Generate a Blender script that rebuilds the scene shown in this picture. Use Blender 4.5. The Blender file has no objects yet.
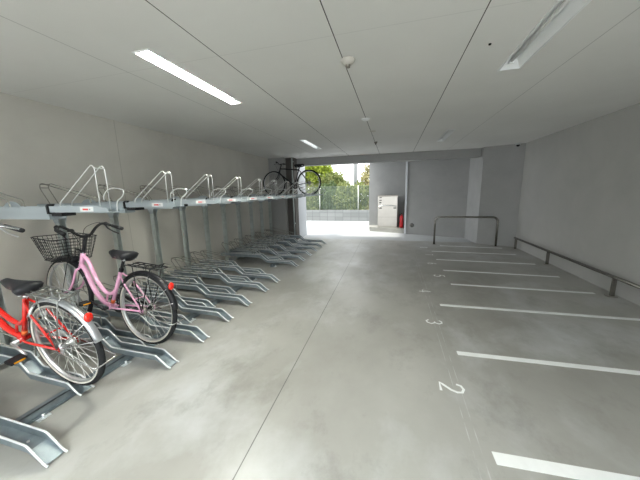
import bpy, math, random
from mathutils import Vector, Matrix
R = math.radians
PI = math.pi
scene = bpy.context.scene
COL = scene.collection
rnd = random.Random(7)

# ------------------------------------------------------------------ mesh helper
class MB:
    def __init__(s):
        s.v = []; s.f = []; s.sm = []
    def add(s, vs, fs, smooth=False):
        b = len(s.v)
        s.v += [tuple(p) for p in vs]
        s.f += [tuple(b + i for i in f) for f in fs]
        s.sm += [smooth] * len(fs)
    def box(s, a, b):
        x0, y0, z0 = a; x1, y1, z1 = b
        s.prism([(x0, y0), (x1, y0), (x1, y1), (x0, y1)], z0, z1)
    def prism(s, pts, z0, z1):
        n = len(pts)
        ar = sum(pts[i][0] * pts[(i + 1) % n][1] - pts[(i + 1) % n][0] * pts[i][1] for i in range(n))
        if ar < 0: pts = pts[::-1]
        vs = [(x, y, z0) for x, y in pts] + [(x, y, z1) for x, y in pts]
        fs = [tuple(range(n - 1, -1, -1)), tuple(range(n, 2 * n))]
        fs += [(i, (i + 1) % n, n + (i + 1) % n, n + i) for i in range(n)]
        s.add(vs, fs)
    def prism_y(s, pts, y0, y1):          # outline in x-z, thickness along y
        n = len(pts)
        ar = sum(pts[i][0] * pts[(i + 1) % n][1] - pts[(i + 1) % n][0] * pts[i][1] for i in range(n))
        if ar < 0: pts = pts[::-1]
        vs = [(x, y0, z) for x, z in pts] + [(x, y1, z) for x, z in pts]
        fs = [tuple(range(n)), tuple(range(2 * n - 1, n - 1, -1))]
        fs += [(i, n + i, n + (i + 1) % n, (i + 1) % n) for i in range(n)]
        s.add(vs, fs)
    def tube(s, pts, r, n=8, closed=False, cap=True):
        P = [Vector(p) for p in pts]; m = len(P)
        rad = r if isinstance(r, (list, tuple)) else [r] * m
        T = []
        for i in range(m):
            if closed: t = P[(i + 1) % m] - P[i - 1]
            else: t = P[min(i + 1, m - 1)] - P[max(i - 1, 0)]
            T.append(t.normalized() if t.length > 1e-9 else Vector((0, 0, 1)))
        u = T[0].orthogonal().normalized()
        if abs(T[0].y) < .9:
            u = (Vector((0, 1, 0)) - T[0] * T[0].y).normalized()
        vs = []; fs = []
        for i in range(m):
            u = (u - T[i] * u.dot(T[i])).normalized()
            w = T[i].cross(u)
            for k in range(n):
                a = 2 * PI * k / n
                vs.append(P[i] + (u * math.cos(a) + w * math.sin(a)) * rad[i])
        for i in range(m if closed else m - 1):
            j = (i + 1) % m
            for k in range(n):
                l = (k + 1) % n
                fs.append((i * n + k, i * n + l, j * n + l, j * n + k))
        if cap and not closed:
            fs.append(tuple(range(n - 1, -1, -1))); fs.append(tuple((m - 1) * n + k for k in range(n)))
        s.add(vs, fs, n > 4)
    def lathe(s, prof, o=(0, 0, 0), axis='z', n=24, closed=False, smooth=True):
        vs = []; fs = []; m = len(prof)
        for k in range(n):
            a = 2 * PI * k / n; c, d = math.cos(a), math.sin(a)
            for r, h in prof:
                if axis == 'z': p = (r * c, r * d, h)
                elif axis == 'y': p = (r * d, h, r * c)
                else: p = (h, r * c, r * d)
                vs.append((p[0] + o[0], p[1] + o[1], p[2] + o[2]))
        for k in range(n):
            l = (k + 1) % n
            for i in range(m if closed else m - 1):
                j = (i + 1) % m
                fs.append((k * m + i, l * m + i, l * m + j, k * m + j))
        s.add(vs, fs, smooth)
    def loft(s, rings, smooth=True, cap=True):
        n = len(rings[0]); vs = [p for r_ in rings for p in r_]; fs = []
        for i in range(len(rings) - 1):
            for k in range(n):
                l = (k + 1) % n
                fs.append((i * n + k, i * n + l, (i + 1) * n + l, (i + 1) * n + k))
        if cap:
            fs.append(tuple(range(n - 1, -1, -1))); fs.append(tuple((len(rings) - 1) * n + k for k in range(n)))
        s.add(vs, fs, smooth)
    def sphere(s, c, r, n=12, sc=(1, 1, 1)):
        m = n // 2
        prof = [(math.sin(PI * i / m) * r, -math.cos(PI * i / m) * r) for i in range(m + 1)]
        b = len(s.v); s.lathe(prof, (0, 0, 0), 'z', n)
        for i in range(b, len(s.v)):
            p = s.v[i]; s.v[i] = (p[0] * sc[0] + c[0], p[1] * sc[1] + c[1], p[2] * sc[2] + c[2])
    def build(s, name, mat, parent=None, loc=None, bevel=0):
        me = bpy.data.meshes.new(name); me.from_pydata(s.v, [], s.f)
        me.polygons.foreach_set('use_smooth', s.sm); me.update()
        if mat: me.materials.append(mat)
        o = bpy.data.objects.new(name, me); COL.objects.link(o)
        if parent: o.parent = parent
        if loc: o.location = loc
        if bevel:
            b = o.modifiers.new('b', 'BEVEL'); b.width = bevel; b.segments = 2; b.limit_method = 'ANGLE'
        return o

def tag(o, label, cat, group=None, kind=None):
    o['label'] = label; o['category'] = cat
    if group: o['group'] = group
    if kind: o['kind'] = kind
    return o
def thing(name, label, cat, loc=(0, 0, 0), rot=(0, 0, 0), group=None):
    o = bpy.data.objects.new(name, None); COL.objects.link(o)
    o.empty_display_size = .1; o.location = loc; o.rotation_euler = rot
    return tag(o, label, cat, group)
def struct(mb, name, mat, label=None, cat=None):
    o = mb.build(name, mat); o['kind'] = 'structure'
    if label: o['label'] = label
    if cat: o['category'] = cat
    return o
def copy_tree(o, parent=None):
    c = o.copy(); COL.objects.link(c)
    if parent: c.parent = parent
    for ch in list(o.children): copy_tree(ch, c)
    return c
def smooth_path(pts, k=6, closed=False):
    P = [Vector(p) for p in pts]; n = len(P); out = []
    for i in range(n if closed else n - 1):
        if closed: a, b, c, d = P[i - 1], P[i], P[(i + 1) % n], P[(i + 2) % n]
        else: a, b, c, d = P[max(i - 1, 0)], P[i], P[i + 1], P[min(i + 2, n - 1)]
        for j in range(k):
            t = j / k
            out.append(.5 * ((2 * b) + (c - a) * t + (2 * a - 5 * b + 4 * c - d) * t * t + (3 * b - a - 3 * c + d) * t ** 3))
    if not closed: out.append(P[-1])
    return out
def rounded(pts, r, k=5):
    P = [Vector(p) for p in pts]; out = [P[0]]
    for i in range(1, len(P) - 1):
        a = (P[i - 1] - P[i]); b = (P[i + 1] - P[i])
        q = min(r, a.length * .49, b.length * .49)
        A = P[i] + a.normalized() * q; B = P[i] + b.normalized() * q
        for j in range(k + 1):
            t = j / k; out.append(A * (1 - t) ** 2 + P[i] * 2 * t * (1 - t) + B * t * t)
    out.append(P[-1]); return out

# ------------------------------------------------------------------ materials
def srgb(*c):
    return tuple(((x / 255 + .055) / 1.055) ** 2.4 if x > 10 else x / 255 / 12.92 for x in c) + (1,)
def mat(name, col, rough=.5, metal=0, spec=None, emit=None, es=0, var=0, vscale=8, bump=0, bscale=60, coat=0):
    m = bpy.data.materials.new(name); m.use_nodes = True
    nt = m.node_tree; N = nt.nodes; L = nt.links; b = N['Principled BSDF']
    b.inputs['Base Color'].default_value = col if len(col) == 4 else tuple(col) + (1,)
    b.inputs['Roughness'].default_value = rough; b.inputs['Metallic'].default_value = metal
    if spec is not None: b.inputs['Specular IOR Level'].default_value = spec
    if coat: b.inputs['Coat Weight'].default_value = coat; b.inputs['Coat Roughness'].default_value = .08
    if emit:
        b.inputs['Emission Color'].default_value = emit; b.inputs['Emission Strength'].default_value = es
    if var or bump:
        tc = N.new('ShaderNodeTexCoord')
    if var:
        nz = N.new('ShaderNodeTexNoise'); nz.inputs['Scale'].default_value = vscale; nz.inputs['Detail'].default_value = 4
        L.new(tc.outputs['Object'], nz.inputs['Vector'])
        rp = N.new('ShaderNodeMapRange'); rp.inputs[1].default_value = .3; rp.inputs[2].default_value = .7
        rp.inputs[3].default_value = 1 - var; rp.inputs[4].default_value = 1 + var
        L.new(nz.outputs[0], rp.inputs[0])
        mx = N.new('ShaderNodeMix'); mx.data_type = 'RGBA'; mx.blend_type = 'MULTIPLY'; mx.inputs[0].default_value = 1
        mx.inputs[6].default_value = b.inputs['Base Color'].default_value
        L.new(rp.outputs[0], mx.inputs[7]); L.new(mx.outputs[2], b.inputs['Base Color'])
    if bump:
        n2 = N.new('ShaderNodeTexNoise'); n2.inputs['Scale'].default_value = bscale; n2.inputs['Detail'].default_value = 5
        L.new(tc.outputs['Object'], n2.inputs['Vector'])
        bp = N.new('ShaderNodeBump'); bp.inputs['Strength'].default_value = bump; bp.inputs['Distance'].default_value = .01
        L.new(n2.outputs[0], bp.inputs['Height']); L.new(bp.outputs[0], b.inputs['Normal'])
    return m
def line_mask(nt, axis_out, values, half):
    """1 where |coord - v| < half for any v"""
    N = nt.nodes; L = nt.links; acc = None
    for v in values:
        c = N.new('ShaderNodeMath'); c.operation = 'COMPARE'; c.inputs[1].default_value = v; c.inputs[2].default_value = half
        L.new(axis_out, c.inputs[0])
        if acc is None: acc = c.outputs[0]
        else:
            a = N.new('ShaderNodeMath'); a.operation = 'MAXIMUM'; L.new(acc, a.inputs[0]); L.new(c.outputs[0], a.inputs[1]); acc = a.outputs[0]
    return acc
def mixcol(nt, fac, a, b):
    x = nt.nodes.new('ShaderNodeMix'); x.data_type = 'RGBA'
    if hasattr(fac, 'links'): nt.links.new(fac, x.inputs[0])
    else: x.inputs[0].default_value = fac
    for i, c in ((6, a), (7, b)):
        if hasattr(c, 'links'): nt.links.new(c, x.inputs[i])
        else: x.inputs[i].default_value = c
    return x.outputs[2]
def ramp_noise(nt, vec, scale, lo, hi, detail=5, rough=.55, dist=0):
    N = nt.nodes; L = nt.links
    n = N.new('ShaderNodeTexNoise'); n.inputs['Scale'].default_value = scale; n.inputs['Detail'].default_value = detail
    n.inputs['Roughness'].default_value = rough; n.inputs['Distortion'].default_value = dist
    L.new(vec, n.inputs['Vector'])
    r = N.new('ShaderNodeMapRange'); r.inputs[1].default_value = lo; r.inputs[2].default_value = hi; r.clamp = True
    L.new(n.outputs[0], r.inputs[0]); return r.outputs[0]

def floor_material():
    m = mat('concrete_floor', (.4, .4, .38), rough=.42, spec=.5, bump=.03, bscale=40)
    nt = m.node_tree; N = nt.nodes; L = nt.links; b = N['Principled BSDF']
    tc = N.new('ShaderNodeTexCoord'); mp = N.new('ShaderNodeMapping'); mp.inputs['Scale'].default_value = (1, .7, 1); mp.inputs['Location'].default_value = (3.3, 7.7, 2.13)
    L.new(tc.outputs['Object'], mp.inputs[0]); vec = mp.outputs[0]
    c = mixcol(nt, ramp_noise(nt, vec, .8, .3, .7, 6, .6, .15), FL_A, FL_B)
    c = mixcol(nt, ramp_noise(nt, vec, 1.7, .50, .78, 6, .6, .2), c, FL_C)
    c = mixcol(nt, ramp_noise(nt, vec, 3.1, .52, .85, 8, .7, .1), c, FL_D)
    sx = N.new('ShaderNodeSeparateXYZ'); L.new(tc.outputs['Object'], sx.inputs[0])
    # slightly skewed long joint x = -.745 - .014*y
    ma = N.new('ShaderNodeMath'); ma.operation = 'MULTIPLY_ADD'; L.new(sx.outputs[1], ma.inputs[0]); ma.inputs[1].default_value = .0165
    L.new(sx.outputs[0], ma.inputs[2])
    j1 = line_mask(nt, ma.outputs[0], [-.745], .0035)
    j2 = line_mask(nt, sx.outputs[1], [7.35], .004)
    mm = N.new('ShaderNodeMath'); mm.operation = 'MAXIMUM'; L.new(j1, mm.inputs[0]); L.new(j2, mm.inputs[1])
    c = mixcol(nt, mm.outputs[0], c, (.12, .12, .115, 1))
    # chalk snap lines by the parking bays
    k = line_mask(nt, sx.outputs[0], [.465, .51], .003)
    br = ramp_noise(nt, tc.outputs['Object'], 6, .42, .6)
    mu = N.new('ShaderNodeMath'); mu.operation = 'MULTIPLY'; L.new(k, mu.inputs[0]); L.new(br, mu.inputs[1])
    mh = N.new('ShaderNodeMath'); mh.operation = 'MULTIPLY'; L.new(mu.outputs[0], mh.inputs[0]); mh.inputs[1].default_value = .45
    c = mixcol(nt, mh.outputs[0], c, (.62, .64, .66, 1))
    L.new(c, b.inputs['Base Color'])
    rr = ramp_noise(nt, vec, 1.5, .3, .7)
    mr = N.new('ShaderNodeMapRange'); L.new(rr, mr.inputs[0]); mr.inputs[3].default_value = .31; mr.inputs[4].default_value = .48
    L.new(mr.outputs[0], b.inputs['Roughness'])
    return m
def wall_material(name, ca, cb, scale=1.2, bump=.05, bscale=30, rough=.85, joint=None):
    m = mat(name, ca, rough=rough, spec=.25, bump=bump, bscale=bscale)
    nt = m.node_tree; tc = nt.nodes.new('ShaderNodeTexCoord')
    c = mixcol(nt, ramp_noise(nt, tc.outputs['Object'], scale, .3, .7, 6, .6, .4), ca, cb)
    if joint:
        sx = nt.nodes.new('ShaderNodeSeparateXYZ'); nt.links.new(tc.outputs['Object'], sx.inputs[0])
        c = mixcol(nt, line_mask(nt, sx.outputs[1], [joint], .004), c, (.50, .49, .45, 1))
    nt.links.new(c, nt.nodes['Principled BSDF'].inputs['Base Color'])
    return m
def ceiling_material():
    m = mat('painted_board', (.55, .55, .53), rough=.8, spec=.25)
    nt = m.node_tree; N = nt.nodes; L = nt.links; b = N['Principled BSDF']
    tc = N.new('ShaderNodeTexCoord'); sx = N.new('ShaderNodeSeparateXYZ'); L.new(tc.outputs['Object'], sx.inputs[0])
    c = mixcol(nt, ramp_noise(nt, tc.outputs['Object'], .9, .3, .7), CE_A, CE_B)
    a = line_mask(nt, sx.outputs[0], [-1.245, -.395, .475], .0033)
    c = mixcol(nt, a, c, (.07, .07, .07, 1))
    w = line_mask(nt, sx.outputs[0], [-2.09, 1.315], .004)
    h = N.new('ShaderNodeMath'); h.operation = 'MULTIPLY'; L.new(w, h.inputs[0]); h.inputs[1].default_value = .4
    c = mixcol(nt, h.outputs[0], c, (.2, .2, .2, 1))
    w2 = line_mask(nt, sx.outputs[1], [1.88], .004)
    h2 = N.new('ShaderNodeMath'); h2.operation = 'MULTIPLY'; L.new(w2, h2.inputs[0]); h2.inputs[1].default_value = .12
    c = mixcol(nt, h2.outputs[0], c, (.2, .2, .2, 1))
    L.new(c, b.inputs['Base Color']); return m
def brick_material(name, ca, cb, mortar, sx_, sy_, w, h):
    m = mat(name, ca, rough=.85)
    nt = m.node_tree; N = nt.nodes; L = nt.links
    tc = N.new('ShaderNodeTexCoord'); mp = N.new('ShaderNodeMapping'); mp.inputs['Rotation'].default_value = (R(90), 0, 0)
    L.new(tc.outputs['Object'], mp.inputs[0])
    br = N.new('ShaderNodeTexBrick'); br.offset = 0; br.inputs['Color1'].default_value = ca; br.inputs['Color2'].default_value = cb
    br.inputs['Mortar'].default_value = mortar; br.inputs['Scale'].default_value = 1
    br.inputs['Brick Width'].default_value = w; br.inputs['Row Height'].default_value = h; br.inputs['Mortar Size'].default_value = .008
    L.new(mp.outputs[0], br.inputs['Vector']); L.new(br.outputs[0], N['Principled BSDF'].inputs['Base Color'])
    return m
def leaf_material(name, a, b_):
    m = mat(name, a, rough=.6, spec=.3)
    nt = m.node_tree; tc = nt.nodes.new('ShaderNodeTexCoord')
    c = mixcol(nt, ramp_noise(nt, tc.outputs['Object'], 4.5, .3, .7, 4), a, b_)
    b = nt.nodes['Principled BSDF']; nt.links.new(c, b.inputs['Base Color'])
    tr = nt.nodes.new('ShaderNodeBsdfTranslucent'); nt.links.new(c, tr.inputs['Color'])
    ms = nt.nodes.new('ShaderNodeMixShader'); ms.inputs[0].default_value = .35
    nt.links.new(b.outputs[0], ms.inputs[1]); nt.links.new(tr.outputs[0], ms.inputs[2])
    nt.links.new(ms.outputs[0], nt.nodes['Material Output'].inputs['Surface'])
    return m

FL_A = (.28, .275, .25, 1); FL_B = (.41, .41, .385, 1); FL_C = (.50, .515, .52, 1); FL_D = (.22, .215, .195, 1)
CE_A = (.78, .78, .76, 1); CE_B = (.84, .84, .82, 1)
M = dict(
    floor=floor_material(),
    wall=wall_material('plaster_wall', (.60, .585, .54, 1), (.69, .675, .625, 1), joint=2.90),
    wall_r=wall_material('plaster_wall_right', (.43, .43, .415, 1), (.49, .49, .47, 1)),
    pier=wall_material('grey_render', (.36, .365, .36, 1), (.41, .415, .41, 1), 2),
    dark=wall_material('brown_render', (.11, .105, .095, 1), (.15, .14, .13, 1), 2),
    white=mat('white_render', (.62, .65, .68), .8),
    ceiling=ceiling_material(),
    ground=wall_material('outdoor_concrete', (.46, .48, .485, 1), (.55, .565, .57, 1), .8),
    curb=mat('curb_concrete', (.36, .36, .33), .85, var=.1),
    block=brick_material('block_wall', (.18, .19, .185, 1), (.225, .235, .23, 1), (.11, .12, .12, 1), 1, 1, .39, .2),
    galv=mat('galvanised_steel', (.26, .31, .34), .42, .6, var=.14, vscale=14),
    galvb=mat('bright_galvanised', (.80, .84, .86), .36, .5, var=.08, vscale=20),
    wire=mat('zinc_wire', (.78, .80, .80), .32, .7),
    dwire=mat('dull_zinc_wire', (.26, .26, .23), .45, .35),
    slide=mat('pale_coated_steel', (.40, .455, .49), .38, .45),
    post=mat('grey_green_galvanised', (.50, .55, .54), .42, .5, var=.12, vscale=10),
    steel=mat('stainless_steel', (.27, .26, .235), .26, .92, var=.06),
    dsteel=mat('brushed_dark_stainless', (.30, .28, .25), .3, .9),
    cab=mat('brushed_stainless_panel', (.56, .54, .50), .32, .85, var=.06, vscale=3),
    black=mat('black_plastic', (.014, .015, .017), .5, spec=.3),
    gloss=mat('black_gloss', (.012, .013, .016), .3, spec=.35, coat=.15),
    rubber=mat('tyre_rubber', (.018, .019, .021), .75, spec=.25, var=.15, vscale=30),
    cream=mat('cream_sidewall', (.62, .60, .54), .6),
    sad=mat('saddle_vinyl', (.016, .017, .021), .42, spec=.35),
    pink=mat('pink_paint', srgb(243, 182, 216), .28, coat=.6),
    satin=mat('satin_silver', (.58, .61, .65), .34, .8),
    dulls=mat('dull_silver_wire', (.27, .28, .27), .35, .8),
    red=mat('red_paint', srgb(206, 32, 24), .25, coat=.7),
    chrome=mat('chrome', (.75, .76, .78), .16, 1.0),
    alu=mat('aluminium', (.68, .69, .70), .32, .9),
    reflector=mat('red_reflector', srgb(235, 40, 22), .2, coat=.5),
    amber=mat('amber_reflector', srgb(250, 170, 20), .25),
    orange=mat('orange_sticker', srgb(240, 120, 60), .4),
    sticker=mat('white_sticker', (.68, .70, .70), .4),
    redmark=mat('red_print', srgb(200, 60, 60), .5),
    greymark=mat('grey_print', (.25, .26, .28), .5),
    cover=mat('dark_grey_plastic', (.10, .105, .10), .5),
    paint=wall_material('white_road_paint', (.82, .84, .84, 1), (.88, .90, .90, 1), 12, .02),
    reflt=mat('white_enamel_trough', (.90, .92, .93), .28),
    tube=mat('unlit_lamp_tube', (.82, .83, .82), .3),
    lit=mat('lit_lamp_tube', (1, 1, 1), .4, emit=(.95, 1, .975, 1), es=1.0),
    off=mat('off_white_plastic', (.62, .60, .55), .5),
    fence=mat('green_fence_wire', (.17, .22, .17), .55, .3),
    fpost=mat('pale_fence_post', (.50, .52, .47), .5, .3),
    pole=mat('pale_concrete_pole', (.22, .23, .23), .8),
    bark=mat('bark', (.10, .075, .05), .9, var=.3),
    leafA=leaf_material('bright_leaves', (.17, .26, .02, 1), (.46, .52, .08, 1)),
    leafB=leaf_material('dark_leaves', (.035, .075, .025, 1), (.16, .21, .09, 1)),
    leafC=leaf_material('mixed_leaves', (.05, .10, .02, 1), (.40, .42, .17, 1)),
    leafD=leaf_material('yellowing_leaves', (.28, .25, .10, 1), (.42, .40, .22, 1)),
    extred=mat('extinguisher_red', srgb(205, 25, 35), .3, coat=.4),
)

# ------------------------------------------------------------------ room shell
ZC = 2.43; XL = -3.57; XR = 2.90; YB = -3.6
mb = MB(); mb.box((-3.9, YB - 3, -.2), (3.2, 7.9, 0)); struct(mb, 'floor', M['floor'])
mb = MB(); mb.box((-16, 7.9, -.2), (12, 24, 0)); struct(mb, 'floor_outside', M['ground'])
mb = MB(); mb.box((XL - .25, YB, 0), (XL, 7.45, ZC)); struct(mb, 'wall_left', M['wall'])
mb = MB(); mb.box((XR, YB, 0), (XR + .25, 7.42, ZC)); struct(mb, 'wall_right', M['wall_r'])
mb = MB(); mb.box((XL - .25, 7.45, 0), (-3.08, 7.7, ZC)); struct(mb, 'wall_back_left', M['pier'])
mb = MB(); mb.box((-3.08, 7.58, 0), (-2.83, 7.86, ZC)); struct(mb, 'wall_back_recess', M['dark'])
mb = MB(); mb.box((-3.05, 7.87, 0), (-2.83, 8.62, 2.6)); struct(mb, 'wall_outer_left', M['white'])
mb = MB(); mb.prism([(2.135, 7.72), (2.9, 7.42), (3.15, 7.42), (3.15, 8.9), (2.03, 8.9), (2.045, 8.6)], 0, ZC); struct(mb, 'wall_pier_right', M['pier'])
mb = MB(); mb.prism([(.38, 9.17), (2.10, 8.56), (2.10, 10.4), (.40, 10.4)], 0, 2.6); struct(mb, 'wall_back_right', M['pier'])
mb = MB(); mb.box((-.87, 10.2, 0), (.40, 10.4, 2.6)); struct(mb, 'wall_back_niche', M['pier'])
mb = MB(); mb.prism([(-.80, 9.66), (.38, 9.25), (.40, 10.2), (-.86, 10.2)], 0, .15); struct(mb, 'trim_1', M['curb'])
mb = MB(); mb.prism([(.368, 9.19), (.368, 9.14), (.42, 9.12), (.42, 9.15), (.379, 9.165), (.379, 9.19)], 0, 2.6); struct(mb, 'trim_daylit_edge', M['white'])  # white strip stands in for daylight on the wall's end face
mb = MB(); mb.box((-2.83, 7.87, 2.22), (2.135, 8.15, ZC)); struct(mb, 'wall_back_beam', M['pier'])

# ceiling with cut-outs for the lamp troughs
LAMPS = [(-1.705, 1.66, 2.83, .058), (-1.71, 5.13, 6.31, .05), (-1.705, -1.9, -.73, .058),
         (.915, 1.62, 2.81, .075), (.925, 5.22, 6.36, .058), (.915, -1.9, -.73, .075)]  # the pair behind the camera is unseen, added to brighten the garage
holes = [(cx - w, cx + w, a, b) for cx, a, b, w in LAMPS]
xs = sorted({XL - .25, XR + .25} | {h[0] for h in holes} | {h[1] for h in holes})
ys = sorted({YB, 7.87} | {h[2] for h in holes} | {h[3] for h in holes})
mb = MB()
for i in range(len(xs) - 1):
    for j in range(len(ys) - 1):
        cx = (xs[i] + xs[i + 1]) / 2; cy = (ys[j] + ys[j + 1]) / 2
        if any(h[0] < cx < h[1] and h[2] < cy < h[3] for h in holes): continue
        mb.add([(xs[i], ys[j], ZC), (xs[i], ys[j + 1], ZC), (xs[i + 1], ys[j + 1], ZC), (xs[i + 1], ys[j], ZC)], [(0, 1, 2, 3)])
mb.box((XL - .25, YB, ZC + .16), (XR + .25, 7.87, ZC + .4))
struct(mb, 'ceiling', M['ceiling'])
mb = MB(); mb.box((-.95, 8.15, 2.6), (3.15, 10.4, 2.85)); mb.box((-3.1, 7.87, ZC), (3.15, 8.15, 2.85)); struct(mb, 'ceiling_canopy', M['pier'])

# vertical pipe in the dark corner
mb = MB(); mb.tube([(-2.86, 7.52, 0), (-2.86, 7.52, ZC)], .022, 10)
for z in (.5, 1.5, 2.3): mb.box((-2.885, 7.52, z), (-2.835, 7.58, z + .03))
tag(mb.build('drain_pipe', M['post']), 'slim grey vertical pipe in the dark corner behind the black bicycle', 'pipe')

# ------------------------------------------------------------------ lamps
L_LAB = ['lit fluorescent ceiling light above the left rack, nearest and brightest', 'small far ceiling light above the far end of the left rack',
         None, 'large unlit recessed ceiling light with white trough above the parking bays', 'small far unlit ceiling light in front of the right pillar', None]
for i, (cx, y0, y1, w) in enumerate(LAMPS):
    on = i in ON_LAMPS if 'ON_LAMPS' in globals() else i in (0, 1, 2, 5)
    lab = L_LAB[i] or ('added lit ceiling light brightening the garage, unseen behind the camera, left' if i == 2 else 'added lit ceiling light brightening the garage, unseen behind the camera, right')
    t = thing('ceiling_light', lab, 'light', (cx, (y0 + y1) / 2, ZC), group='recessed ceiling lights')
    h = (y1 - y0) / 2
    m_ = MB(); e = .012
    for a, b in (((-w - e, -h - e), (w + e, -h)), ((-w - e, h), (w + e, h + e)), ((-w - e, -h), (-w, h)), ((w, -h), (w + e, h))):
        m_.box((a[0], a[1], -.006), (b[0], b[1], .0))
    m_.build('frame', M['reflt'], t)
    m_ = MB(); q = .03 if w < .07 else .05; d = .075
    m_.add([(-w, -h, 0), (w, -h, 0), (w, h, 0), (-w, h, 0), (-w + q, -h + q, d), (w - q, -h + q, d), (w - q, h - q, d), (-w + q, h - q, d)],
           [(0, 1, 5, 4), (1, 2, 6, 5), (2, 3, 7, 6), (3, 0, 4, 7), (4, 5, 6, 7)])
    m_.build('reflector_trough', M['reflt'], t)
    m_ = MB(); m_.tube([(0, -h + .05, .045), (0, h - .05, .045)], .015, 10)
    lm = M['lit'].copy() if on else M['tube']
    if on:
        lm.node_tree.nodes['Principled BSDF'].inputs['Emission Strength'].default_value = (250, 1.6, 520, 0, 0, 520)[i]
        if i == 0: lm.node_tree.nodes['Principled BSDF'].inputs['Emission Color'].default_value = (1, .985, .86, 1)
    m_.build('lamp_tube', lm, t)
    for s in (-1, 1):
        m_ = MB(); m_.box((-.02, s * (h - .03) - .02, .025), (.02, s * (h - .03) + .02, .08)); m_.build('lamp_holder', M['reflt'], t)

# ceiling devices
def disc_device(name, lab, cat, x, y, r, hgt, mt, inner=None):
    t = thing(name, lab, cat, (x, y, ZC))
    m_ = MB(); m_.lathe([(0.0001, -hgt), (r * .55, -hgt), (r * .8, -hgt * .6), (r, -hgt * .15), (r, 0), (.0001, 0)], n=20); m_.build('base_plate', mt, t)
    if inner:
        m_ = MB(); m_.lathe([(.0001, -hgt - .02), (r * .3, -hgt - .02), (r * .35, -hgt)], n=14); m_.build('sensor', inner, t)
    return t
disc_device('smoke_detector', 'round beige detector with a speckled face on the central ceiling joint, nearest', 'detector', -.36, 2.23, .055, .035, M['off'], M['dsteel'])
disc_device('heat_detector', 'flat white disc detector on the central ceiling joint, second from camera', 'detector', -.40, 4.0, .06, .022, M['reflt'])
disc_device('ceiling_socket', 'thin pale ring fitting on the ceiling beyond the white disc', 'fitting', -.36, 4.85, .055, .008, M['off'])
disc_device('sprinkler_head', 'tiny dark fitting hanging from the ceiling, farthest on the central joint', 'sprinkler', -.38, 5.9, .035, .035, M['dsteel'], M['black'])
m_ = MB(); m_.lathe([(.0001, -.01), (.008, -.008), (.01, 0)], n=10)
tag(m_.build('ceiling_bolt', M['black'], None, (.62, 2.31, ZC)), 'tiny black bolt dot on the ceiling left of the large unlit light', 'bolt')
t = thing('security_camera', 'small white dome security camera at the top right corner by the pillar', 'camera', (2.72, 7.36, ZC)); t.scale = (.75, .75, .75)
m_ = MB(); m_.lathe([(.0001, 0), (.065, 0), (.068, -.03), (.06, -.05), (.0001, -.05)], n=18); m_.build('housing', M['sticker'], t)
m_ = MB(); m_.lathe([(.05, -.05), (.045, -.08), (.028, -.10), (.0001, -.108)], n=16); m_.build('dome', M['gloss'], t)

# ------------------------------------------------------------------ lower rack
def channel(prof, hw, lip, name, parent, mt):
    """U channel swept along prof [(x, z_base, lipheight)], centred y=0"""
    m_ = MB(); th = .004
    rings = []
    for x, z, l in prof:
        rings.append([(x, -hw, z + l), (x, -hw, z), (x, hw, z), (x, hw, z + l), (x, hw - th, z + l), (x, hw - th, z + th), (x, -hw + th, z + th), (x, -hw + th, z + l)])
    m_.loft(rings, smooth=False)
    return m_.build(name, mt, parent)
def lower_tray(kind):
    t = thing('bike_rack_tray', '', 'bike rack tray')
    if kind == 'A':
        hw = .045
        prof = [(-1.79, .012, .012), (-1.91, .068, .048), (-2.40, .072, .05), (-2.53, .165, .065), (-3.46, .175, .06)]
        tip = (-1.765, .012)
    else:
        hw = .045
        prof = [(-2.17, .030, .012), (-2.26, .068, .048), (-2.67, .076, .05), (-2.78, .165, .07), (-3.46, .17, .065)]
        tip = (-2.145, .030)
    channel(prof, hw, .05, 'channel', t, M['galv'])
    m_ = MB()
    for s in (-1, 1):
        pts = [(tip[0], s * hw, tip[1] + .008)] + [(x, s * hw, z + l) for x, z, l in prof]
        m_.tube(rounded(pts, .018, 3), .006, 7)
    m_.build('rolled_edge', M['galvb'], t)
    for x in (prof[1][0] - .08, prof[2][0] + .08):
        m_ = MB(); m_.lathe([(.0001, .006), (.007, .004), (.008, -.004)], (x, 0, prof[1][1] + .005 + (prof[2][1] - prof[1][1]) * .4), n=8)
        m_.build('bolt', M['wire'], t)
    # wheel holder: hairpin of bent wire at the wall end
    zt = .45 if kind == 'A' else .42; x0 = -3.42
    zb = .25
    m_ = MB()
    pts = []
    for s in (-1, 1):
        leg = [(-2.72, s * .04, zb + .055), (x0 + .03, s * .04, zt), (x0, s * .04, zt - .03), (-3.30, s * .043, zb)]
        m_.tube(rounded(leg, .04, 4), .005, 6)
    m_.tube([(x0 + .01, -.04, zt - .005), (x0 + .01, .04, zt - .005)], .005, 6)
    m_.tube([(-2.72, -.04, zb + .055), (-2.72, -.04, .21)], .005, 6); m_.tube([(-2.72, .04, zb + .055), (-2.72, .04, .21)], .005, 6)
    m_.build('wheel_holder', M['dwire'], t)
    return t
protoA = lower_tray('A'); protoB = lower_tray('B')
YA = [.81, 1.65, 2.06, 2.49, 2.92, 3.42, 3.84, 4.75, 5.2, 5.67, 6.15, 6.6, 7.05]
YBt = [1.225, 1.81, 2.25, 2.68, 3.16, 3.64, 4.10, 5.00, 5.45, 5.9, 6.35, 6.8]
onum = ['nearest to the camera', 'second from the camera', 'third from the camera', 'fourth from the camera', 'fifth from the camera', 'sixth from the camera',
        'seventh from the camera', 'eighth from the camera', 'ninth from the camera', 'tenth from the camera', 'eleventh from the camera', 'second farthest', 'farthest of all']
onA = onum[:]; onA[1] = 'second from the camera, just right of the pink bicycle tyre'
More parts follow.
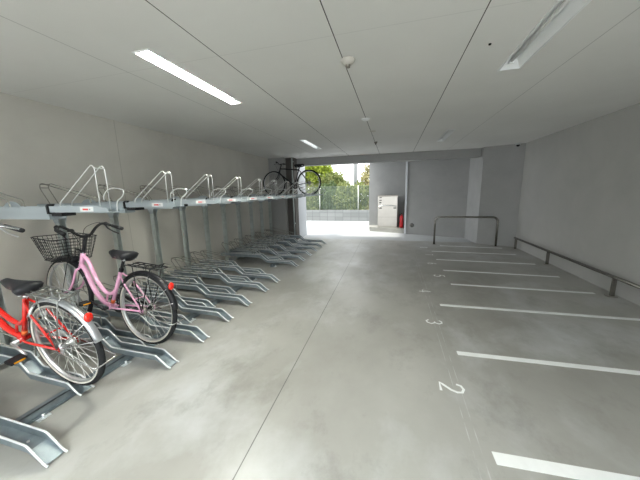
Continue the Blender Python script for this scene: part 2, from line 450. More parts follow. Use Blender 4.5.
for i, y in enumerate(YA):
    t = protoA if i == 0 else copy_tree(protoA)
    t.location.y = y
    t['label'] = 'long galvanised floor tray reaching the aisle, ' + (onum[i] if i != 0 else 'nearest, empty at the bottom left')
    t['group'] = 'long lower bicycle trays'
lb = {0: 'short galvanised floor tray under the red bicycle', 1: 'short galvanised floor tray under the pink bicycle'}
onB = ['', '', 'first beyond the pink bicycle', 'second beyond the pink bicycle', 'third beyond the pink bicycle', 'fourth beyond the pink bicycle', 'last before the gap',
       'first after the gap in the row', 'second after the gap in the row', 'third after the gap in the row', 'second farthest of the row', 'farthest of the row']
for i, y in enumerate(YBt):
    t = protoB if i == 0 else copy_tree(protoB)
    t.location.y = y
    t['label'] = lb.get(i, 'short galvanised floor tray set back between long ones, ' + onB[i])
    t['group'] = 'short lower bicycle trays'
def rail(name, lab, x, y0, y1, z0, z1, w, legs):
    t = thing(name, lab, 'rack rail', (x, (y0 + y1) / 2, 0)); h = (y1 - y0) / 2
    m_ = MB()
    m_.box((-w, -h, z0), (w, h, z0 + .008)); m_.box((-w * .6, -h, z0), (-w * .6 + .006, h, z1)); m_.box((w * .6 - .006, -h, z0), (w * .6, h, z1))
    m_.box((-w * .6, -h, z1 - .006), (w * .6, h, z1)); m_.build('beam', M['galv'], t)
    for y in legs:
        m_ = MB(); m_.box((-w - .03, y - (y0 + y1) / 2 - .035, 0), (w + .03, y - (y0 + y1) / 2 + .035, .008))
        if z0 > .02: m_.box((-.02, y - (y0 + y1) / 2 - .02, 0), (.02, y - (y0 + y1) / 2 + .02, z0))
        m_.lathe([(.0001, .03), (.009, .03), (.009, .008)], (w + .015, y - (y0 + y1) / 2, 0), n=8)
        m_.lathe([(.0001, .03), (.009, .03), (.009, .008)], (-w - .015, y - (y0 + y1) / 2, 0), n=8)
        m_.build('foot', M['galvb'], t)
rail('floor_rail', 'front galvanised floor rail under the nearer lower trays', -2.27, .2, 3.98, .008, .066, .035, (.5, 1.0, 1.58, 2.4, 3.2, 3.9))
rail('floor_rail', 'front galvanised floor rail under the far lower trays', -2.27, 4.62, 7.2, .008, .066, .035, (4.7, 5.6, 6.4, 7.1))
rail('floor_rail', 'rear galvanised rail near the wall under the nearer trays', -3.2, .2, 3.98, .07, .158, .03, (.5, 1.5, 2.5, 3.9))
rail('floor_rail', 'rear galvanised rail near the wall under the far trays', -3.2, 4.62, 7.2, .07, .158, .03, (4.7, 5.9, 7.1))

# ------------------------------------------------------------------ upper rack
def upper_unit():
    t = thing('upper_bike_tray', '', 'upper bike tray')
    m_ = MB()      # fixed rail (two-step box section)
    m_.box((-3.52, -.05, 1.295), (-2.38, .05, 1.338)); m_.box((-3.52, -.06, 1.34), (-2.38, -.052, 1.388)); m_.box((-3.52, .052, 1.34), (-2.38, .06, 1.388))
    m_.box((-3.52, -.06, 1.336), (-2.38, .06, 1.342)); m_.box((-3.515, -.055, 1.34), (-3.505, .055, 1.385))
    m_.build('fixed_rail', M['slide'], t)
    m_ = MB()
    m_.prism_y([(-2.379, 1.335), (-2.364, 1.335), (-2.364, 1.388), (-2.350, 1.402), (-2.355, 1.406), (-2.370, 1.400), (-2.379, 1.390)], -.061, -.02)
    m_.build('end_stop', M['black'], t)
    m_ = MB(); m_.box((-2.36, -.045, 1.318), (-2.26, .045, 1.342)); m_.build('roller_block', M['black'], t)
    s_ = MB(); rings = []
    for x, l in ((-2.362, .044), (-1.93, .044), (-1.81, .026)):
        rings.append([(x, -.052, 1.346 + l), (x, -.052, 1.346), (x, .052, 1.346), (x, .052, 1.346 + l), (x, .048, 1.346 + l), (x, .048, 1.350), (x, -.048, 1.350), (x, -.048, 1.346 + l)])
    s_.loft(rings, smooth=False); sl = s_.build('slide_tray', M['slide'], t)
    m_ = MB(); m_.box((-2.06, -.0535, 1.351), (-1.94, -.0522, 1.383)); st = m_.build('label_sticker', M['sticker'], sl)
    m_ = MB(); m_.box((-2.035, -.0542, 1.360), (-1.985, -.0536, 1.372)); m_.build('red_print', M['redmark'], st)
    m_ = MB(); m_.box((-1.98, -.0542, 1.362), (-1.965, -.0536, 1.370)); m_.build('grey_print', M['greymark'], st)
    # front wheel loop near the wall
    m_ = MB()
    for s in (-1, 1):
        m_.tube(rounded([(-3.34, s * .036, 1.345), (-3.47, s * .036, 1.545), (-3.46, s * .036, 1.585), (-3.42, s * .036, 1.592), (-2.80, s * .042, 1.435), (-2.79, s * .042, 1.345)], .03, 3), .0048, 6)
    m_.tube([(-3.455, -.036, 1.585), (-3.455, .036, 1.585)], .005, 6); m_.tube([(-3.47, -.036, 1.55), (-3.47, .036, 1.55)], .005, 6)
    m_.build('front_wheel_loop', M['dwire'], t)
    for s in (-1, 1):
        m_ = MB(); m_.tube(rounded([(-1.90, s * .033, 1.352), (-1.895, s * .033, 1.63), (-1.915, s * .033, 1.655), (-1.94, s * .033, 1.645), (-2.27, s * .035, 1.41), (-2.275, s * .035, 1.352)], .025, 4), .0034, 7)
        m_.build('rear_wheel_guard', M['wire'], t)
    m_ = MB(); m_.tube([(-1.90, -.033, 1.635), (-1.90, .033, 1.635)], .0035, 6); m_.build('tie_wire', M['wire'], t)
    m_ = MB(); m_.tube(smooth_path([(-1.90, 0, 1.425), (-1.895, 0, 1.455), (-1.86, 0, 1.49), (-1.80, 0, 1.502), (-1.73, 0, 1.492), (-1.72, 0, 1.47), (-1.745, 0, 1.44), (-1.785, 0, 1.415), (-1.80, 0, 1.352)], 5), .0036, 7)
    m_.build('pull_handle', M['wire'], t)
    m_ = MB(); pts = [(-2.95 + .12 * math.cos(a), 1.342 + .085 * math.sin(a)) for a in [PI * k / 10 for k in range(11)]]
    m_.prism_y(pts, .044, .050); m_.build('wheel_guide_plate', M['slide'], t)
    # post
    m_ = MB(); m_.prism([(-3.365, -.03), (-3.305, -.03), (-3.305, -.025), (-3.36, -.025), (-3.36, .025), (-3.305, .025), (-3.305, .03), (-3.365, .03)], .008, 1.22)
    p = m_.build('post', M['post'], t)
    for q in (-1, 1):
        m_ = MB(); ya, yb = sorted((q * .036, q * .031)); m_.prism_y([(-3.36, 1.19), (-3.31, 1.19), (-3.26, 1.294), (-3.41, 1.294)], ya, yb)
        m_.build('bracket', M['slide'], p)
    m_ = MB(); m_.box((-3.42, -.055, 0), (-3.25, .055, .008)); m_.build('base_plate', M['post'], p)
    return t
def rounded_poly(p): return p
UY = [1.39, 1.96, 2.52, 3.09, 3.65, 4.2, 4.75, 5.3, 5.85, 6.38, 6.9]
ul = {0: 'nearest upper steel tray, its wire frame standing above the pink bicycle basket', 10: 'farthest upper steel tray, holding the black bicycle'}
uw = ['', 'second', 'third', 'fourth', 'fifth', 'sixth', 'seventh', 'eighth', 'ninth', 'tenth']
proto = upper_unit()
for i, y in enumerate(UY):
    t = proto if i == 0 else copy_tree(proto)
    t.location.y = y
    t['label'] = ul[i] if i in ul else 'empty upper steel tray with a white wire frame, %s from the camera' % uw[i]
    t['group'] = 'upper tier bicycle trays'

# ------------------------------------------------------------------ bicycles
def wheel(parent, cx, r, tyre_mat, side_mat, n=48, hub=None):
    m_ = MB(); rt = .021
    prof = [(r - rt + rt * math.cos(a), rt * math.sin(a)) for a in [2 * PI * k / 10 for k in range(10)]]
    m_.lathe(prof, (cx, 0, r), 'y', n, closed=True); ty = m_.build('wheel', tyre_mat, parent)
    if side_mat:
        m_ = MB()
        for s in (-1, 1):
            m_.lathe([(r - .039, s * .0145), (r - .034, s * .0185), (r - .029, s * .0205)], (cx, 0, r), 'y', n)
        m_.build('sidewall', side_mat, ty)
    m_ = MB(); ri = r - .036
    m_.lathe([(ri + .004, -.0135), (ri - .012, -.011), (ri - .016, 0), (ri - .012, .011), (ri + .004, .0135), (ri, 0)], (cx, 0, r), 'y', n, closed=True)
    m_.build('rim', M['alu'], ty)
    m_ = MB()
    ns = 32
    for k in range(ns):
        a = 2 * PI * k / ns; s = 1 if k % 2 else -1
        b = a + (.75 if (k // 2) % 2 else -.75)
        m_.tube([(cx + .022 * math.sin(b), s * .03, r + .022 * math.cos(b)), (cx + (ri - .012) * math.sin(a), 0, r + (ri - .012) * math.cos(a))], .0014, 3, cap=False)
    m_.build('spokes', M['wire'], ty)
    m_ = MB(); m_.lathe([(.0001, -.055), (.008, -.055), (.008, -.036), (.026, -.034), (.026, -.027), (.014, -.02), (.014, .02), (.026, .027), (.026, .034), (.008, .036), (.008, .055), (.0001, .055)], (cx, 0, r), 'y', 14)
    m_.build('hub', hub or M['alu'], ty)
    return ty
def fender(cx, r, a0, a1, name, mt, parent, w=.027, off=.018):
    m_ = MB(); rings = []
    n = 22
    for i in range(n + 1):
        a = R(a0 + (a1 - a0) * i / n); ring = []
        for k in range(7):
            t = -1 + 2 * k / 6
            rr = r + off - abs(t) ** 2 * .016
            ring.append((cx + rr * math.sin(a), t * w, r + rr * math.cos(a)))
        for k in range(6, -1, -1):
            t = -1 + 2 * k / 6
            rr = r + off - .0015 - abs(t) ** 2 * .016
            ring.append((cx + rr * math.sin(a), t * (w - .0015), r + rr * math.cos(a)))
        rings.append(ring)
    m_.loft(rings); return m_.build(name, mt, parent)
def saddle(parent, s, z, L=.28, W=.095):
    m_ = MB(); rings = []
    for i in range(11):
        t = i / 10                       # 0 rear, 1 nose
        x = s - L * .5 + L * t
        w = W * (1 - t) ** .55 * .8 + .024 if t > .12 else W * (.72 + t * 1.6)
        if t > .12: w = .024 + (W * .93 - .024) * max(0, 1 - (t - .12) / .62) ** 1.3
        top = z + .012 * (1 - t) + .010 * t * t - (.012 if i == 0 or i == 10 else 0)
        d = .072 if 0 < i < 10 else .036
        ring = []
        for k in range(12):
            a = 2 * PI * k / 12
            yy = w * math.cos(a); zz = math.sin(a)
            ring.append((x, yy, top - d * .5 + (d * .5 * zz if zz > 0 else d * .75 * zz)))
        rings.append(ring)
    m_.loft(rings); sd = m_.build('saddle', M['sad'], parent)
    m_ = MB()
    for q in (-1, 1):
        m_.tube([(s - .1, q * .045, z - .045), (s - .05, q * .022, z - .062), (s + .06, q * .02, z - .055), (s + .12, q * .006, z - .03)], .0035, 6)
        m_.lathe([(.016, 0), (.016, .006), (.008, .006), (.016, .012), (.016, .018), (.008, .018), (.016, .024), (.016, .03)], (s - .1, q * .05, z - .065), 'z', 10)
    m_.build('seat_springs', M['chrome'], sd)
    return sd
def basket(parent, x0, x1, z0, z1, wt, wb):
    m_ = MB(); r = .0024
    def rim(z):
        t = (z - z0) / (z1 - z0); w = wb + (wt - wb) * t; xf = x1 - (1 - t) * .075; xb = x0 + (1 - t) * .02
        return [(xb, -w, z), (xf, -w * .92, z), (xf, w * .92, z), (xb, w, z)], w, xf, xb
    def ringpts(z):
        p, w, xf, xb = rim(z); c = .035
        q = [(xb, -w + c, z), (xb + c, -w, z), (xf - c, -w * .95, z), (xf, -w * .95 + c, z), (xf, w * .95 - c, z), (xf - c, w * .95, z), (xb + c, w, z), (xb, w - c, z)]
        return q
    for i in range(8):
        z = z0 + (z1 - z0) * i / 7
        m_.tube(ringpts(z), r * (1.9 if i == 7 else (1.5 if i == 0 else 1)), 5, closed=True)
    b0 = ringpts(z0); b1 = ringpts(z1)
    def per(ring, t):
        n = len(ring); P = [Vector(p) for p in ring]; Ls = [(P[(i + 1) % n] - P[i]).length for i in range(n)]
        d = t * sum(Ls)
        for i in range(n):
            if d <= Ls[i]: return P[i].lerp(P[(i + 1) % n], d / Ls[i])
            d -= Ls[i]
        return P[0]
    for k in range(38):
        m_.tube([per(b0, k / 38), per(b1, k / 38)], r, 4)
    p, w, xf, xb = rim(z0)
    for k in range(1, 10): y = -w + 2 * w * k / 10; m_.tube([(xb, y, z0), (xf, y * .95, z0)], r, 4)
    for k in range(1, 6): x = xb + (xf - xb) * k / 6; m_.tube([(x, -w, z0), (x, w, z0)], r, 4)
    return m_.build('basket', M['black'], parent)
def rear_rack(parent, r, mt, x0=-.20, x1=.22, z=.77):
    m_ = MB()
    for y in (-.06, .06): m_.tube(rounded([(x1, y * .4, z - .035), (x1 - .05, y, z), (x0, y, z), ], .03), .005, 7)
    m_.tube([(x0, -.06, z), (x0 - .005, 0, z), (x0, .06, z)], .005, 7)
    for x in (-.12, -.03, .06, .13): m_.tube([(x, -.06, z), (x, .06, z)], .0045, 6)
    for y in (-.025, .025): m_.tube([(x0, y, z - .003), (x1 - .04, y, z - .003)], .004, 6)
    for s in (-1, 1): m_.tube([(-.13, s * .06, z), (-.01, s * .063, r + .01)], .0045, 6); m_.tube([(.08, s * .06, z), (.0, s * .063, r + .01)], .0045, 6)
    m_.tube([(-.14, -.05, z + .004), (-.17, -.05, z + .03), (-.17, .05, z + .03), (-.14, .05, z + .004)], .004, 6)
    return m_.build('rear_rack', mt, parent)
def pedals(parent, bb, ang, crank_mat, L=.165, rr=.08):
    m_ = MB()
    m_.lathe([(rr, -.002), (rr + .006, 0), (rr, .002), (rr - .018, .002), (rr - .018, -.002)], (bb[0], -.052, bb[1]), 'y', 30, closed=True)
    for k in range(5):
        a = 2 * PI * k / 5; m_.tube([(bb[0], -.052, bb[1]), (bb[0] + (rr - .01) * math.sin(a), -.052, bb[1] + (rr - .01) * math.cos(a))], .006, 5)
    m_.tube([(bb[0], -.075, bb[1]), (bb[0], .075, bb[1])], .015, 10)
    for s in (-1, 1):
        c, d = math.cos(ang) * s, math.sin(ang) * s
        m_.tube([(bb[0], s * .072, bb[1]), (bb[0] + L * c, s * .085, bb[1] + L * d)], [.013, .009], 8)
    cr = m_.build('crankset', crank_mat, parent)
    for s in (-1, 1):
        c, d = math.cos(ang) * s, math.sin(ang) * s; x = bb[0] + L * c; z = bb[1] + L * d
        m_ = MB(); y0, y1 = sorted((s * .095, s * .185)); m_.box((x - .038, y0, z - .011), (x + .038, y1, z + .011)); pd = m_.build('pedal', M['black'], parent, bevel=.004)
        for q in (-1, 1):
            m_ = MB(); xa, xb = sorted((x + q * .038, x + q * .0395)); m_.box((xa, y0 + .015, z - .006), (xb, y1 - .015, z + .006)); m_.build('pedal_reflector', M['amber'], pd)
def city_bike(lab, body, fend, rack, side, sad_s, sad_z, crank_ang, loc, rot, red=False):
    t = thing('bicycle', lab, 'bicycle', loc, rot)
    r = .345; WB = 1.16 if red else 1.065; bb = (.46, .285)
    hm = M['alu'] if red else M['gloss']; wheel(t, 0, r, M['rubber'], side, hub=hm); wheel(t, WB, r, M['rubber'], side, hub=hm)
    # frame
    q_ = .19 if red else .05; HT = Vector((.735 + q_, 0, .80 + q_ * .3)) if red else Vector((.805, 0, .765)); HB = Vector((.785 + q_ + (0 if red else .015), 0, .665 - (0 if red else .03))); ST = Vector((.305, 0, .66)); BBv = Vector((bb[0], 0, bb[1]))
    m_ = MB()
    m_.tube([HT + (HT - HB) * .12, HB - (HT - HB) * .1], .021, 14)
    m_.tube([ST, BBv], .0165, 12); m_.tube([(bb[0], -.036, bb[1]), (bb[0], .036, bb[1])], .022, 12)
    m_.tube(smooth_path([HB + Vector((0, 0, .03)), (.735 + q_, 0, .60), (.665 + q_ * .6, 0, .44), (.58 + q_ * .3, 0, .335), (.50, 0, .295), BBv], 6), .0215, 12)
    p = ST.lerp(BBv, .52)
    m_.tube(smooth_path([HT - Vector((0, 0, .015)), (.685 + q_, 0, .70), (.61 + q_ * .6, 0, .53), (.53 + q_ * .2, 0, .43), (.46, 0, .415), p], 6), .0175, 12)
    m_.tube([(.53, 0, .31), (.50, 0, .42)], .009, 8)
    for s in (-1, 1):
        m_.tube(rounded([(bb[0] - .01, s * .02, bb[1]), (bb[0] - .10, s * .042, bb[1] + .015), (.0, s * .058, r)], .04), .009, 8)
        m_.tube(rounded([ST + Vector((0, s * .012, -.02)), (.22, s * .045, .575), (.0, s * .058, r)], .04), .0075, 8)
        m_.box((-.022, s * .058 - .004, r - .02), (.022, s * .058 + .004, r + .02))
    m_.tube([(.085, -.05, .44), (.085, .05, .44)], .006, 6)
    fr = m_.build('frame', body, t)
    m_ = MB(); d = (ST - BBv).normalized(); q = BBv + d * .08
    m_.tube([BBv + d * .045, BBv + d * .085], .0172, 12); m_.build('orange_sticker', M['orange'], fr)
    # fork
    m_ = MB()
    m_.tube([HB, HB - (HT - HB) * .12], .023, 12)
    for s in (-1, 1):
        m_.tube(smooth_path([HB + Vector((.0, s * .012, -.02)), (.81 + q_, s * .042, .60), (.86 + q_, s * .05, .47), (.93 + q_ * .9, s * .052, .385), (WB, s * .055, r)], 5), [.012] * 12 + [.011] * 4 + [.009] * 5, 8)
    m_.build('fork', body, t)
    # seat post + saddle
    m_ = MB(); up = ST + d * (sad_z - .03 - ST.z) / d.z; m_.tube([ST - d * .05, up], .0125, 10); m_.tube([ST - d * .0, ST + d * .03], .02, 12)
    m_.build('seatpost', M['black'] if not red else M['chrome'], t)
    saddle(t, up.x + .0 + sad_s, sad_z, .26 if not red else .28)
    # fenders
    fn = fender(0, r, -72 if red else -80, 62, 'rear_fender', fend, t); ff = fender(WB, r, -62, 40, 'front_fender', fend, t)
    rr = r + .012
    for s in (-1, 1):
        for cx, a, par in ((0, -70, fn), (0, -48, fn), (WB, -55, ff), (WB, 34, ff)):
            m_ = MB(); m_.tube([(cx, s * .062, r), (cx + rr * math.sin(R(a)), s * .026, r + rr * math.cos(R(a)))], .0025, 5); m_.build('fender_stay', M['chrome'], par)
    # reflector
    a = R(-48 if not red else -45); rr = r + .05
    m_ = MB(); m_.sphere((rr * math.sin(a), 0, r + rr * math.cos(a)), .034, 14, (.55, .8, 1)); rf = m_.build('rear_reflector', M['reflector'], fn)
    rear_rack(t, r, rack, z=.755) if not red else rear_rack(t, r, rack, x0=-.13, z=.745)
    # chain guard, chain
    m_ = MB()
    outl = [(-.03, .325), (.0, .372), (.25, .365), (.44, .385), (.52, .36), (.555, .30), (.53, .24), (.46, .205), (.38, .22), (.3, .25)]
    if red: outl = [(-.03, .325), (.0, .372), (.25, .365), (.44, .375), (.52, .35), (.545, .30), (.50, .30), (.3, .325)]
    m_.prism_y(outl, -.062, -.057) if False else m_.tube(smooth_path([(0, -.056, r + .035), (.25, -.056, .35), (bb[0], -.056, bb[1] + .08), (bb[0] + .08, -.056, bb[1]), (bb[0], -.056, bb[1] - .08), (.25, -.056, .255), (0, -.056, r - .035), (-.035, -.056, r)], 6, True), .0045, 6, closed=True)
    m_.build('chain', M['dsteel'], t)
    m_ = MB(); m_.prism_y([(.02, .375), (.25, .375), (.44, .395), (.52, .375), (.555, .31), (.535, .30), (.505, .352), (.44, .372), (.25, .352), (.02, .355)], -.068, -.050)
    m_.build('chain_guard', M['gloss'] if not red else M['alu'], t)
    pedals(t, bb, crank_ang, M['gloss'] if not red else M['alu'])
    # stem + handlebar
    m_ = MB(); sm_ = HT + (HT - HB).normalized() * (.17 if red else .20)
    m_.tube([HT, sm_], .0155, 12); m_.lathe([(.019, 0), (.02, .02), (.012, .026)], tuple(HT + (HT - HB).normalized() * .015), 'z', 12)
    m_.sphere(sm_, .02, 10)
    m_.build('stem', M['gloss'] if not red else M['chrome'], t)
    m_ = MB(); X, Z = sm_.x, sm_.z
    half = [(X + .0, 0, Z), (X + .012, .05, Z + .01), (X + .035, .11, Z + .065), (X + .045, .165, Z + .10), (X + .03, .205, Z + .10), (X - .02, .235, Z + .082), (X - .12, .25, Z + .06)]
    if red: half = [(X, 0, Z), (X + .02, .08, Z + .01), (X + .03, .18, Z + .03), (X + .02, .24, Z + .04), (X - .03, .27, Z + .035), (X - .13, .285, Z + .02)]
    full = [(x, -y, z) for x, y, z in half[:0:-1]] + half
    m_.tube(smooth_path(full, 5), .0125, 10); hb = m_.build('handlebar', M['black'] if not red else M['chrome'], t)
    for s in (-1, 1):
        m_ = MB(); gy = .275 if red else .235; gz = .035 if red else .082; m_.tube([(X - .02 + (.05 if red else 0), s * gy, Z + gz), (X - .14, s * (gy + .015), Z + gz - .022)], [.0165, .0185], 12); m_.build('grip', M['black'], hb)
        m_ = MB(); m_.tube(smooth_path([(X + .035, s * (gy - .03), Z + gz + .01), (X + .01, s * (gy - .03), Z + gz - .02), (X - .06, s * (gy - .025), Z + gz - .05), (X - .12, s * (gy - .01), Z + gz - .07)], 4), .007, 6); m_.sphere((X + .03, s * (gy - .03), Z + gz + .018), .022, 8); m_.build('brake_lever', M['black'] if not red else M['alu'], hb)
    m_ = MB(); m_.lathe([(.0001, .028), (.018, .024), (.026, .012), (.027, 0)], (X + .035, .1 if not red else -.1, Z + .05), 'z', 14); m_.build('bell', M['black'], hb)
    m_ = MB()
    for s in (-1, 1):
        m_.tube(smooth_path([(X + .03, s * .205, Z + .09), (X + .10, s * .17, Z + .11), (X + .12, s * .06, Z + .05), (X + .06, s * .02, Z - .10), (.80 + q_, s * .02, .72)], 5), .0026, 6)
    m_.build('cable', M['black'], t)
    basket(t, .83 + q_, 1.17 + q_, .70, .92, .205, .155)
    m_ = MB(); m_.tube([(.76 + q_, 0, .80), (.86 + q_, 0, .81)], .008, 6); m_.tube([(.86 + q_, -.06, .77), (.86 + q_, .06, .77)], .004, 6); m_.tube([(.86 + q_, -.06, .77), (WB, -.062, r)], .004, 6); m_.tube([(.86 + q_, .06, .77), (WB, .062, r)], .004, 6); m_.tube([(.86 + q_, 0, .81), (.86 + q_, 0, .77)], .004, 6); m_.build('basket_stay', M['black'], t)
    m_ = MB(); m_.tube([(.855 + q_, -.0, .705), (.925 + q_, 0, .70)], [.028, .032], 12); m_.build('headlamp', M['alu'] if red else M['gloss'], t)
    # stand: folded two-leg stand behind the rear wheel
    m_ = MB(); m_.tube(rounded([(.0, -.072, r), (-.19, -.075, r - .03), (-.36, -.075, r - .055), (-.36, .075, r - .055), (-.19, .075, r - .03), (.0, .072, r)], .03), .0055, 6)
    m_.build('kickstand', M['chrome'], t)
    # hub gear / drum brake, ring lock
    m_ = MB(); m_.lathe([(.0001, .037), (.042, .037), (.045, .045), (.045, .056), (.0001, .058)], (0, 0, r), 'y', 20)
    m_.build('drum_brake', M['dsteel'] if not red else M['alu'], t)
    m_ = MB(); m_.lathe([(.0001, -.046), (.034, -.046), (.036, -.04), (.0001, -.038)], (0, 0, r), 'y', 18); m_.build('sprocket', M['dsteel'], t)
    m_ = MB(); c = Vector((.215, 0, .56)); m_.tube([c + Vector((.02 * math.cos(a) * 0, .045 * math.sin(a), .055 * math.cos(a))) for a in [R(-140 + 28 * k) for k in range(11)]], .010, 8); m_.build('ring_lock', M['alu'] if red else M['black'], t)
    return t
def pose(x, y, zr, zf, yaw=0, roll=0):
    return (x, y, zr), (roll, -math.atan2(zf - zr, 1.03), PI - yaw)
l, ro = pose(-2.19, 1.795, .076, .145, .05, .04)
city_bike('pink city bicycle with black wire front basket parked in a short floor tray', M['pink'], M['gloss'], M['black'], M['cream'], .045, .855, R(20), l, ro)
l, ro = pose(-2.265, 1.235, .072, .17, 0, -.08)
city_bike('red city bicycle with silver rear fender, cut off by the left edge', M['red'], M['satin'], M['dulls'], M['cream'], .08, .775, R(195), l, ro, red=True)

def black_bike():
    r = .335; WB = 1.0; bb = (.41, .27)
    t = thing('bicycle', 'black flat-bar bicycle parked on the farthest upper tray', 'bicycle', (-2.165, 6.9, 1.352), (0, 0, PI))
    wheel(t, 0, r, M['rubber'], None); wheel(t, WB, r, M['rubber'], None)
    HT = Vector((.80, 0, .72)); HB = Vector((.84, 0, .60)); ST = Vector((.27, 0, .69)); B = Vector((bb[0], 0, bb[1]))
    m_ = MB(); m_.tube([HT + (HT - HB) * .15, HB - (HT - HB) * .1], .022, 12); m_.tube([ST, B], .016, 10); m_.tube([HB, B], .021, 12); m_.tube([HT, ST - (ST - B) * .05], .017, 10)
    for s in (-1, 1):
        m_.tube([B + Vector((0, s * .025, 0)), (0, s * .058, r)], .009, 8); m_.tube([ST + Vector((0, s * .012, -.02)), (0, s * .058, r)], .0075, 8)
    m_.tube([(bb[0], -.036, bb[1]), (bb[0], .036, bb[1])], .022, 12)
    m_.build('frame', M['gloss'], t)
    m_ = MB(); m_.tube([HB, HB + Vector((.01, 0, -.03))], .023, 10)
    for s in (-1, 1): m_.tube([HB + Vector((.01, s * .02, -.03)), (.87, s * .05, .50), (WB, s * .055, r)], .011, 8)
    m_.build('fork', M['gloss'], t)
    m_ = MB(); d = (ST - B).normalized(); up = ST + d * .10; m_.tube([ST, up], .0135, 10); m_.build('seatpost', M['gloss'], t)
    saddle(t, up.x + .02, up.z + .03, .27, .075)
    m_ = MB(); m_.tube([HT, HT + (HT - HB).normalized() * .10, HT + (HT - HB).normalized() * .12 + Vector((.06, 0, .01))], .015, 10); m_.build('stem', M['gloss'], t)
    P = HT + (HT - HB).normalized() * .12 + Vector((.06, 0, .01))
    m_ = MB(); m_.tube(smooth_path([P + Vector((-.04, -.29, .02)), P + Vector((-.02, -.15, .015)), P, P + Vector((-.02, .15, .015)), P + Vector((-.04, .29, .02))], 4), .013, 10); hb = m_.build('handlebar', M['black'], t)
    for s in (-1, 1):
        m_ = MB(); m_.tube([P + Vector((-.03, s * .18, .02)), P + Vector((-.045, s * .30, .022))], .017, 10); m_.build('grip', M['rubber'], hb)
        m_ = MB(); m_.tube([P + Vector((0, s * .16, .01)), P + Vector((.03, s * .19, -.015)), P + Vector((.03, s * .26, -.03))], .006, 6); m_.build('brake_lever', M['black'], hb)
    m_ = MB(); m_.tube(smooth_path([P + Vector((.02, -.12, 0)), P + Vector((.10, 0, -.02)), P + Vector((.02, .06, -.18)), (.80, .02, .55)], 5), .003, 5); m_.build('cable', M['black'], t)
    m_ = MB(); m_.tube([(0, -.055, r + .03), (bb[0], -.055, bb[1] + .075)], .004, 5); m_.tube([(0, -.055, r - .09), (bb[0], -.055, bb[1] - .075)], .004, 5)
    m_.lathe([(.0001, -.04), (.05, -.046), (.05, -.05), (.0001, -.056)], (0, 0, r), 'y', 18); m_.tube([(0, -.06, r - .03), (.02, -.062, r - .10)], .012, 6); m_.build('chain', M['dsteel'], t)
    pedals(t, bb, R(25), M['gloss'])
black_bike()

# ------------------------------------------------------------------ parking bays
def ribbon(pts, w, z=.0015):
    m_ = MB(); P = [Vector(p) for p in pts]; rings = []
    vs = []; fs = []
    for i, p in enumerate(P):
        if i == 0: d = P[1] - P[0]
        elif i == len(P) - 1: d = P[-1] - P[-2]
        else: d = (P[i + 1] - P[i]).normalized() + (P[i] - P[i - 1]).normalized()
        d = d.normalized(); n = Vector((-d.y, d.x))
        for q in (p + n * w / 2, p - n * w / 2): vs += [(q.x, q.y, 0), (q.x, q.y, z)]
    for i in range(len(P) - 1):
        a = 4 * i; b = a + 4
        fs += [(a + 1, a + 3, b + 3, b + 1), (a, a + 1, b + 1, b), (a + 3, a + 2, b + 2, b + 3)]
    fs += [(0, 2, 3, 1), (4 * len(P) - 4, 4 * len(P) - 3, 4 * len(P) - 1, 4 * len(P) - 2)]
    m_.add(vs, fs); return m_
LINES = [((.565, 1.415), (2.75, 1.50), .075), ((.585, 2.405), (2.74, 2.46), .058), ((.605, 3.46), (2.72, 3.50), .058), ((.885, 4.30), (2.67, 4.29), .055),
         ((.90, 5.05), (2.62, 5.0), .055), ((.89, 5.83), (2.62, 5.78), .055), ((.90, 6.62), (2.60, 6.56), .055), ((1.19, 7.32), (2.56, 7.22), .055)]
ol = ['nearest, at the bottom right', 'second from the bottom, by the digit 2', 'third from the bottom, by the digit 3', 'fourth from the bottom', 'fifth from the bottom', 'sixth from the bottom',
      'seventh, just before the hoop barrier', 'farthest, under the hoop barrier']
for i, (a, b, w) in enumerate(LINES):
    tag(ribbon([a, b], w).build('painted_line', M['paint']), 'white painted parking bay line on the concrete, ' + ol[i], 'painted line', 'parking bay lines')
DIG = {'2': [(0, .75), (.12, .95), (.5, 1.02), (.88, .92), (.95, .70), (.75, .45), (.25, .15), (.02, 0), (1, 0)],
       '3': [(.05, .85), (.3, 1), (.7, .98), (.92, .78), (.75, .57), (.42, .52), (.75, .48), (1, .28), (.75, .04), (.35, -.02), (0, .15)],
       '4': [(.72, 0), (.72, 1), (0, .32), (1, .32)],
       '5': [(.9, 1), (.15, 1), (.08, .55), (.45, .64), (.85, .52), (.98, .28), (.75, .04), (.35, -.02), (0, .14)],
       '6': [(.8, .95), (.4, .85), (.1, .5), (.05, .2), (.3, .0), (.7, 0), (.95, .22), (.8, .48), (.45, .55), (.12, .38)],
       '7': [(0, 1), (1, 1), (.6, .5), (.4, 0)],
       '8': [(.5, .53), (.15, .72), (.2, .93), (.5, 1.02), (.8, .93), (.85, .72), (.5, .53), (.05, .32), (.1, .08), (.5, -.02), (.9, .08), (.95, .32), (.5, .53)]}
def digit(ch, cx, cy, H=.155, W=.09):
    # digits are read facing the bays: top towards +x, right towards -y
    pts = [(cx + (v - .5) * H, cy - (u - .5) * W) for u, v in DIG[ch]]
    tag(ribbon(pts, .018, .0016).build('painted_number', M['paint']), 'white painted digit %s on the floor beside its parking bay' % ch, 'painted number', 'parking bay numbers')
for ch, x, y in (('2', .45, 1.93), ('3', .47, 2.97), ('4', .47, 3.92), ('5', .78, 4.70), ('6', .77, 5.49), ('7', .80, 6.26), ('8', .77, 7.02)): digit(ch, x, y)

